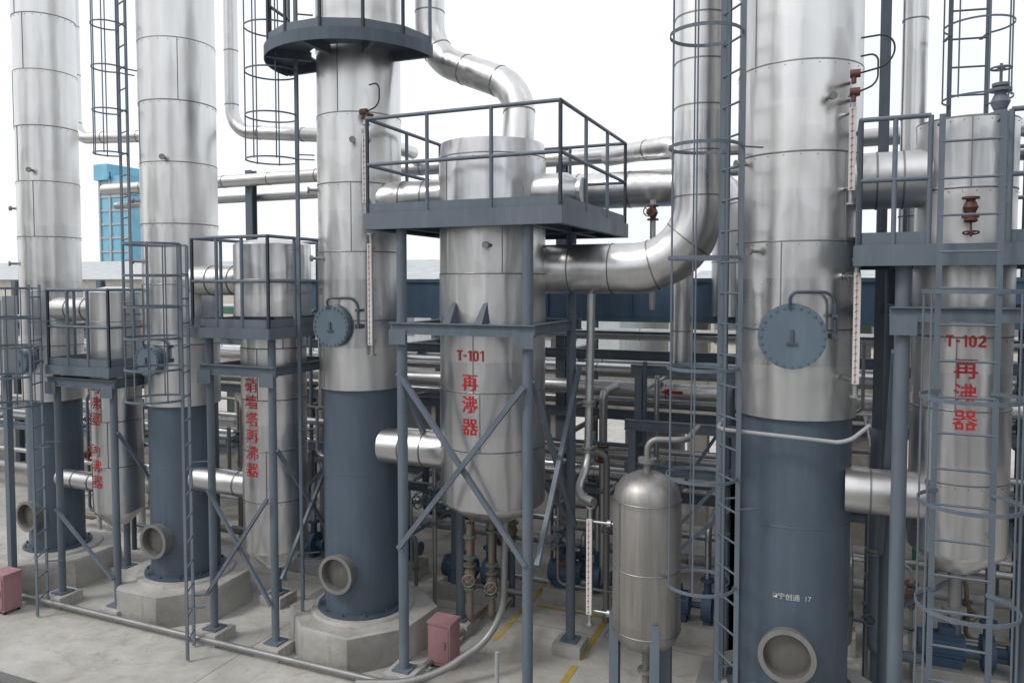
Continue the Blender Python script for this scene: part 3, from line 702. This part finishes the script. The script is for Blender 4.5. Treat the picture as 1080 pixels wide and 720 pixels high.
for (x0_, x1_, z, y) in ((-2.3,-.9,2.62,8.9),(-2.3,-.9,2.1,8.9),(-2.3,-1.0,3.25,9.2),(-6.0,-4.6,1.5,9.1),(.3,1.9,2.0,9.0),(-8.0,-6.8,1.9,9.2)):
    b = B(); b.hbeam((x0_,y,z),(x1_,y,z),.08,.12)
    for x in (x0_+.1, x1_-.1): b.hbeam((x,y,0),(x,y,z-.06),.09,.09)
    b.beam((x0_+.1,y-.02,z*.3),(x1_-.1,y-.02,z*.85),.04,.04)
    thing('pipe_support', 'low blue-grey steel goalpost pipe support with brace', 'pipe support', (x0_,y,0), 'goalpost pipe supports', b, STEEL)

def pump(x, y, m):
    root = thing('centrifugal_pump', 'blue electric pump on a concrete base', 'pump', (x,y,0), 'blue pumps behind the columns')
    part('base', B().bx(x-.55,x+.4,y-.18,y+.18,0,.22), CONC, root)
    b = B(); b.cyl((x-.45,y,.42), (x-.05,y,.42), .14, n=24); b.cyl((x-.5,y,.42), (x-.45,y,.42), .15, n=24); b.bx(x-.42,x-.08,y-.1,y+.1,.22,.32)
    for i in range(16):
        t = 2*pi*i/16; b.beam((x-.43,y+.145*math.cos(t),.42+.145*math.sin(t)), (x-.08,y+.145*math.cos(t),.42+.145*math.sin(t)), .008, .02)
    b.bx(x-.3,x-.15,y-.06,y+.06,.55,.64); part('motor', b, m, root)
    b = B(); b.cyl((x-.05,y,.42),(x+.1,y,.42),.04,n=12); b.cyl((x+.1,y,.42),(x+.22,y,.42),.17,n=28); b.cyl((x+.22,y,.42),(x+.36,y,.42),.06,n=16); b.cyl((x+.34,y,.42),(x+.37,y,.42),.1,n=18)
    b.bx(x+.12,x+.2,y-.08,y+.08,.22,.3)
    b.cyl((x+.16,y,.55),(x+.16,y,.75),.045,n=14); b.cyl((x+.16,y,.73),(x+.16,y,.76),.085,n=18); part('volute', b, m, root)
    b = B(); b.tube(bend([(x+.16,y,.76),(x+.16,y,1.4),(x+.16,y+1.2,1.4)],.15),.04,12); part('discharge_pipe', b, GALV, root)
for i, x in enumerate((-7.3,-5.9,-4.4,-3.0,-1.5,-.1,1.4)): pump(x, 9.6 if i % 2 else 9.2, PUMPB)

# ------------------------------------------------------------ buildings behind
root = thing('open_shed', 'long open process shed with beige columns and green roof edge', 'shed', (-4,16,0))
for i in range(14):
    part('pillar', B().bx(-23+2.6*i-.17,-23+2.6*i+.17,13.6,13.94,0,3.7), BEIGE, root)
part('parapet', B().bx(-24,12,13.62,13.9,2.3,2.9), BEIGE, root)
part('floor_slab', B().bx(-24,12,13.4,18,2.0,2.2), BEIGE, root)
part('roof', B().bx(-24.3,12.3,13.2,14.6,3.7,3.82), SHEET, root)
part('roof_edge', B().bx(-24.3,12.3,13.1,13.19,3.64,3.8), GREEN, root)
for i in range(12):
    x = -21.5+2.6*i; b = B(); b.lathe((x,15.2,0), [(0,.1),(.55,.12),(.6,.2),(.6,1.6),(.5,1.8),(0,1.9)], 32); b.cyl((x,15.2,1.85),(x,15.2,1.99),.08)
    thing('process_tank', 'squat grey tank standing under the open shed', 'tank', (x,15.2,0), 'tanks under the shed', b, SHEET if i % 2 else GALV)
def block(x0,x1,y0,y1,h,m,label,rm=SHEET,name='factory_building',face=-1):
    root = thing(name, label, 'building', ((x0+x1)/2,(y0+y1)/2,0))
    part('wall', B().bx(x0,x1,y0,y1,-.12,h), m, root)
    b = B(); b.add([(x0-.4,y0-.4,h),(x1+.4,y0-.4,h),(x1+.4,y1+.4,h),(x0-.4,y1+.4,h),(x0-.4,(y0+y1)/2,h+1.2),(x1+.4,(y0+y1)/2,h+1.2)],[(0,1,5,4),(3,4,5,2),(0,4,3),(1,2,5),(0,3,2,1)]); part('roof', b, rm, root)
    x = x0+1.2; yy = y0 if face < 0 else y1
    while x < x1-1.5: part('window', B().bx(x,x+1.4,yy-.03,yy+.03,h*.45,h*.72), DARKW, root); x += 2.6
block(-75,-30,32,44,4.6,BEIGE,'long low pale factory building')
block(-28,-8,30,40,4.4,SHEET,'grey sheet metal factory building')
block(-6,30,34,46,3.8,BEIGE,'low pale workshop with sheet roof')
block(-160,-90,70,90,6.5,SHEET,'distant low grey sheet warehouse')
GL, nt, p = nm('blue curtain glass'); p.inputs['Roughness'].default_value = .35
nt.links.new(mix(nt, ramp(nt, noise(nt, (.3,.3,.3), 1, 3), .4, .6), (.16,.42,.58), (.22,.50,.64)), p.inputs['Base Color'])
root = thing('office_tower', 'distant blue glass office tower with white frame', 'building', (-170,140,0))
part('wall', B().bx(-175,-165,140,150,0,32).bx(-176,-171,139,150,31,35), GL, root)
b = B()
for k in range(9): b.bx(-175.1,-164.9,139.8,140.1,3.5*k+2,3.5*k+2.5)
for x in (-175.2,-171.5,-165): b.bx(x,x+.5,139.6,139.9,0,33)
part('window_frame', b, SHEET, root)
root = thing('control_box', 'pale grey electrical control box on a post', 'control box', (-10.4,6.7,0))
part('post', B().bx(-10.36,-10.28,6.72,6.8,0,3.1), STEEL, root)
part('box', B().bx(-10.6,-10.05,6.55,6.75,3.1,4.15), SHEET, root)
part('door', B().bx(-10.57,-10.08,6.535,6.549,3.15,4.1), SHEET, root)
# unseen blocks added around the yard to mirror dark streaks in the cladding
block(-34,-28,-16,-9,10,DARKB,'tall dark block added across the road for reflections',DARKW,face=1)
block(-20,-16.5,-15,-11,12,DARKB,'narrow dark block added across the road for reflections',DARKW,face=1)
block(-9,-4,-22,-16,8,DARKW,'grey block added across the road for reflections',face=1)
block(1,4,-14,-11,12,DARKB,'slim tall dark block added across the road for reflections',DARKW,face=1)
block(10,17,-20,-12,7,DARKW,'low grey block added across the road for reflections',face=1)
block(12,16,0,12,9,DARKB,'dark block added out of view at the right for reflections',DARKW,face=1)

# ------------------------------------------------------------ light, sky, camera
w = bpy.data.worlds.new('World'); scene.world = w; w.use_nodes = True; nt = w.node_tree; bg = nt.nodes['Background']
sk = nt.nodes.new('ShaderNodeTexSky'); sk.sky_type = 'NISHITA'; sk.sun_disc = False; sk.sun_elevation = math.radians(55); sk.sun_rotation = math.radians(-120)
sk.dust_density = 4; sk.air_density = 1.2
tc = nt.nodes.new('ShaderNodeTexCoord'); nz = nt.nodes.new('ShaderNodeTexNoise'); nz.inputs['Scale'].default_value = 2.2; nz.inputs['Detail'].default_value = 5
nt.links.new(tc.outputs['Generated'], nz.inputs[0])
cl = ramp(nt, nz.outputs[0], .3, .75, (9.0,9.35,9.8,1), (10.6,10.8,11.0,1))
nt.links.new(mix(nt, .86, sk.outputs[0], cl), bg.inputs[0]); bg.inputs[1].default_value = .118
sl = bpy.data.lights.new('sun', 'SUN'); sl.energy = 1.5; sl.angle = math.radians(14); sl.color = (1,.97,.93)
so = bpy.data.objects.new('sun', sl); COL.objects.link(so); so.rotation_euler = (math.radians(42), 0, math.radians(-40))
cam = bpy.data.cameras.new('camera'); co = bpy.data.objects.new('camera', cam); COL.objects.link(co)
co.location = (0,0,4.3); co.rotation_euler = (math.radians(90-2.6), 0, math.radians(23)); cam.lens = 26.67; cam.sensor_width = 36; cam.clip_end = 2000; cam.shift_y = -.022
scene.camera = co
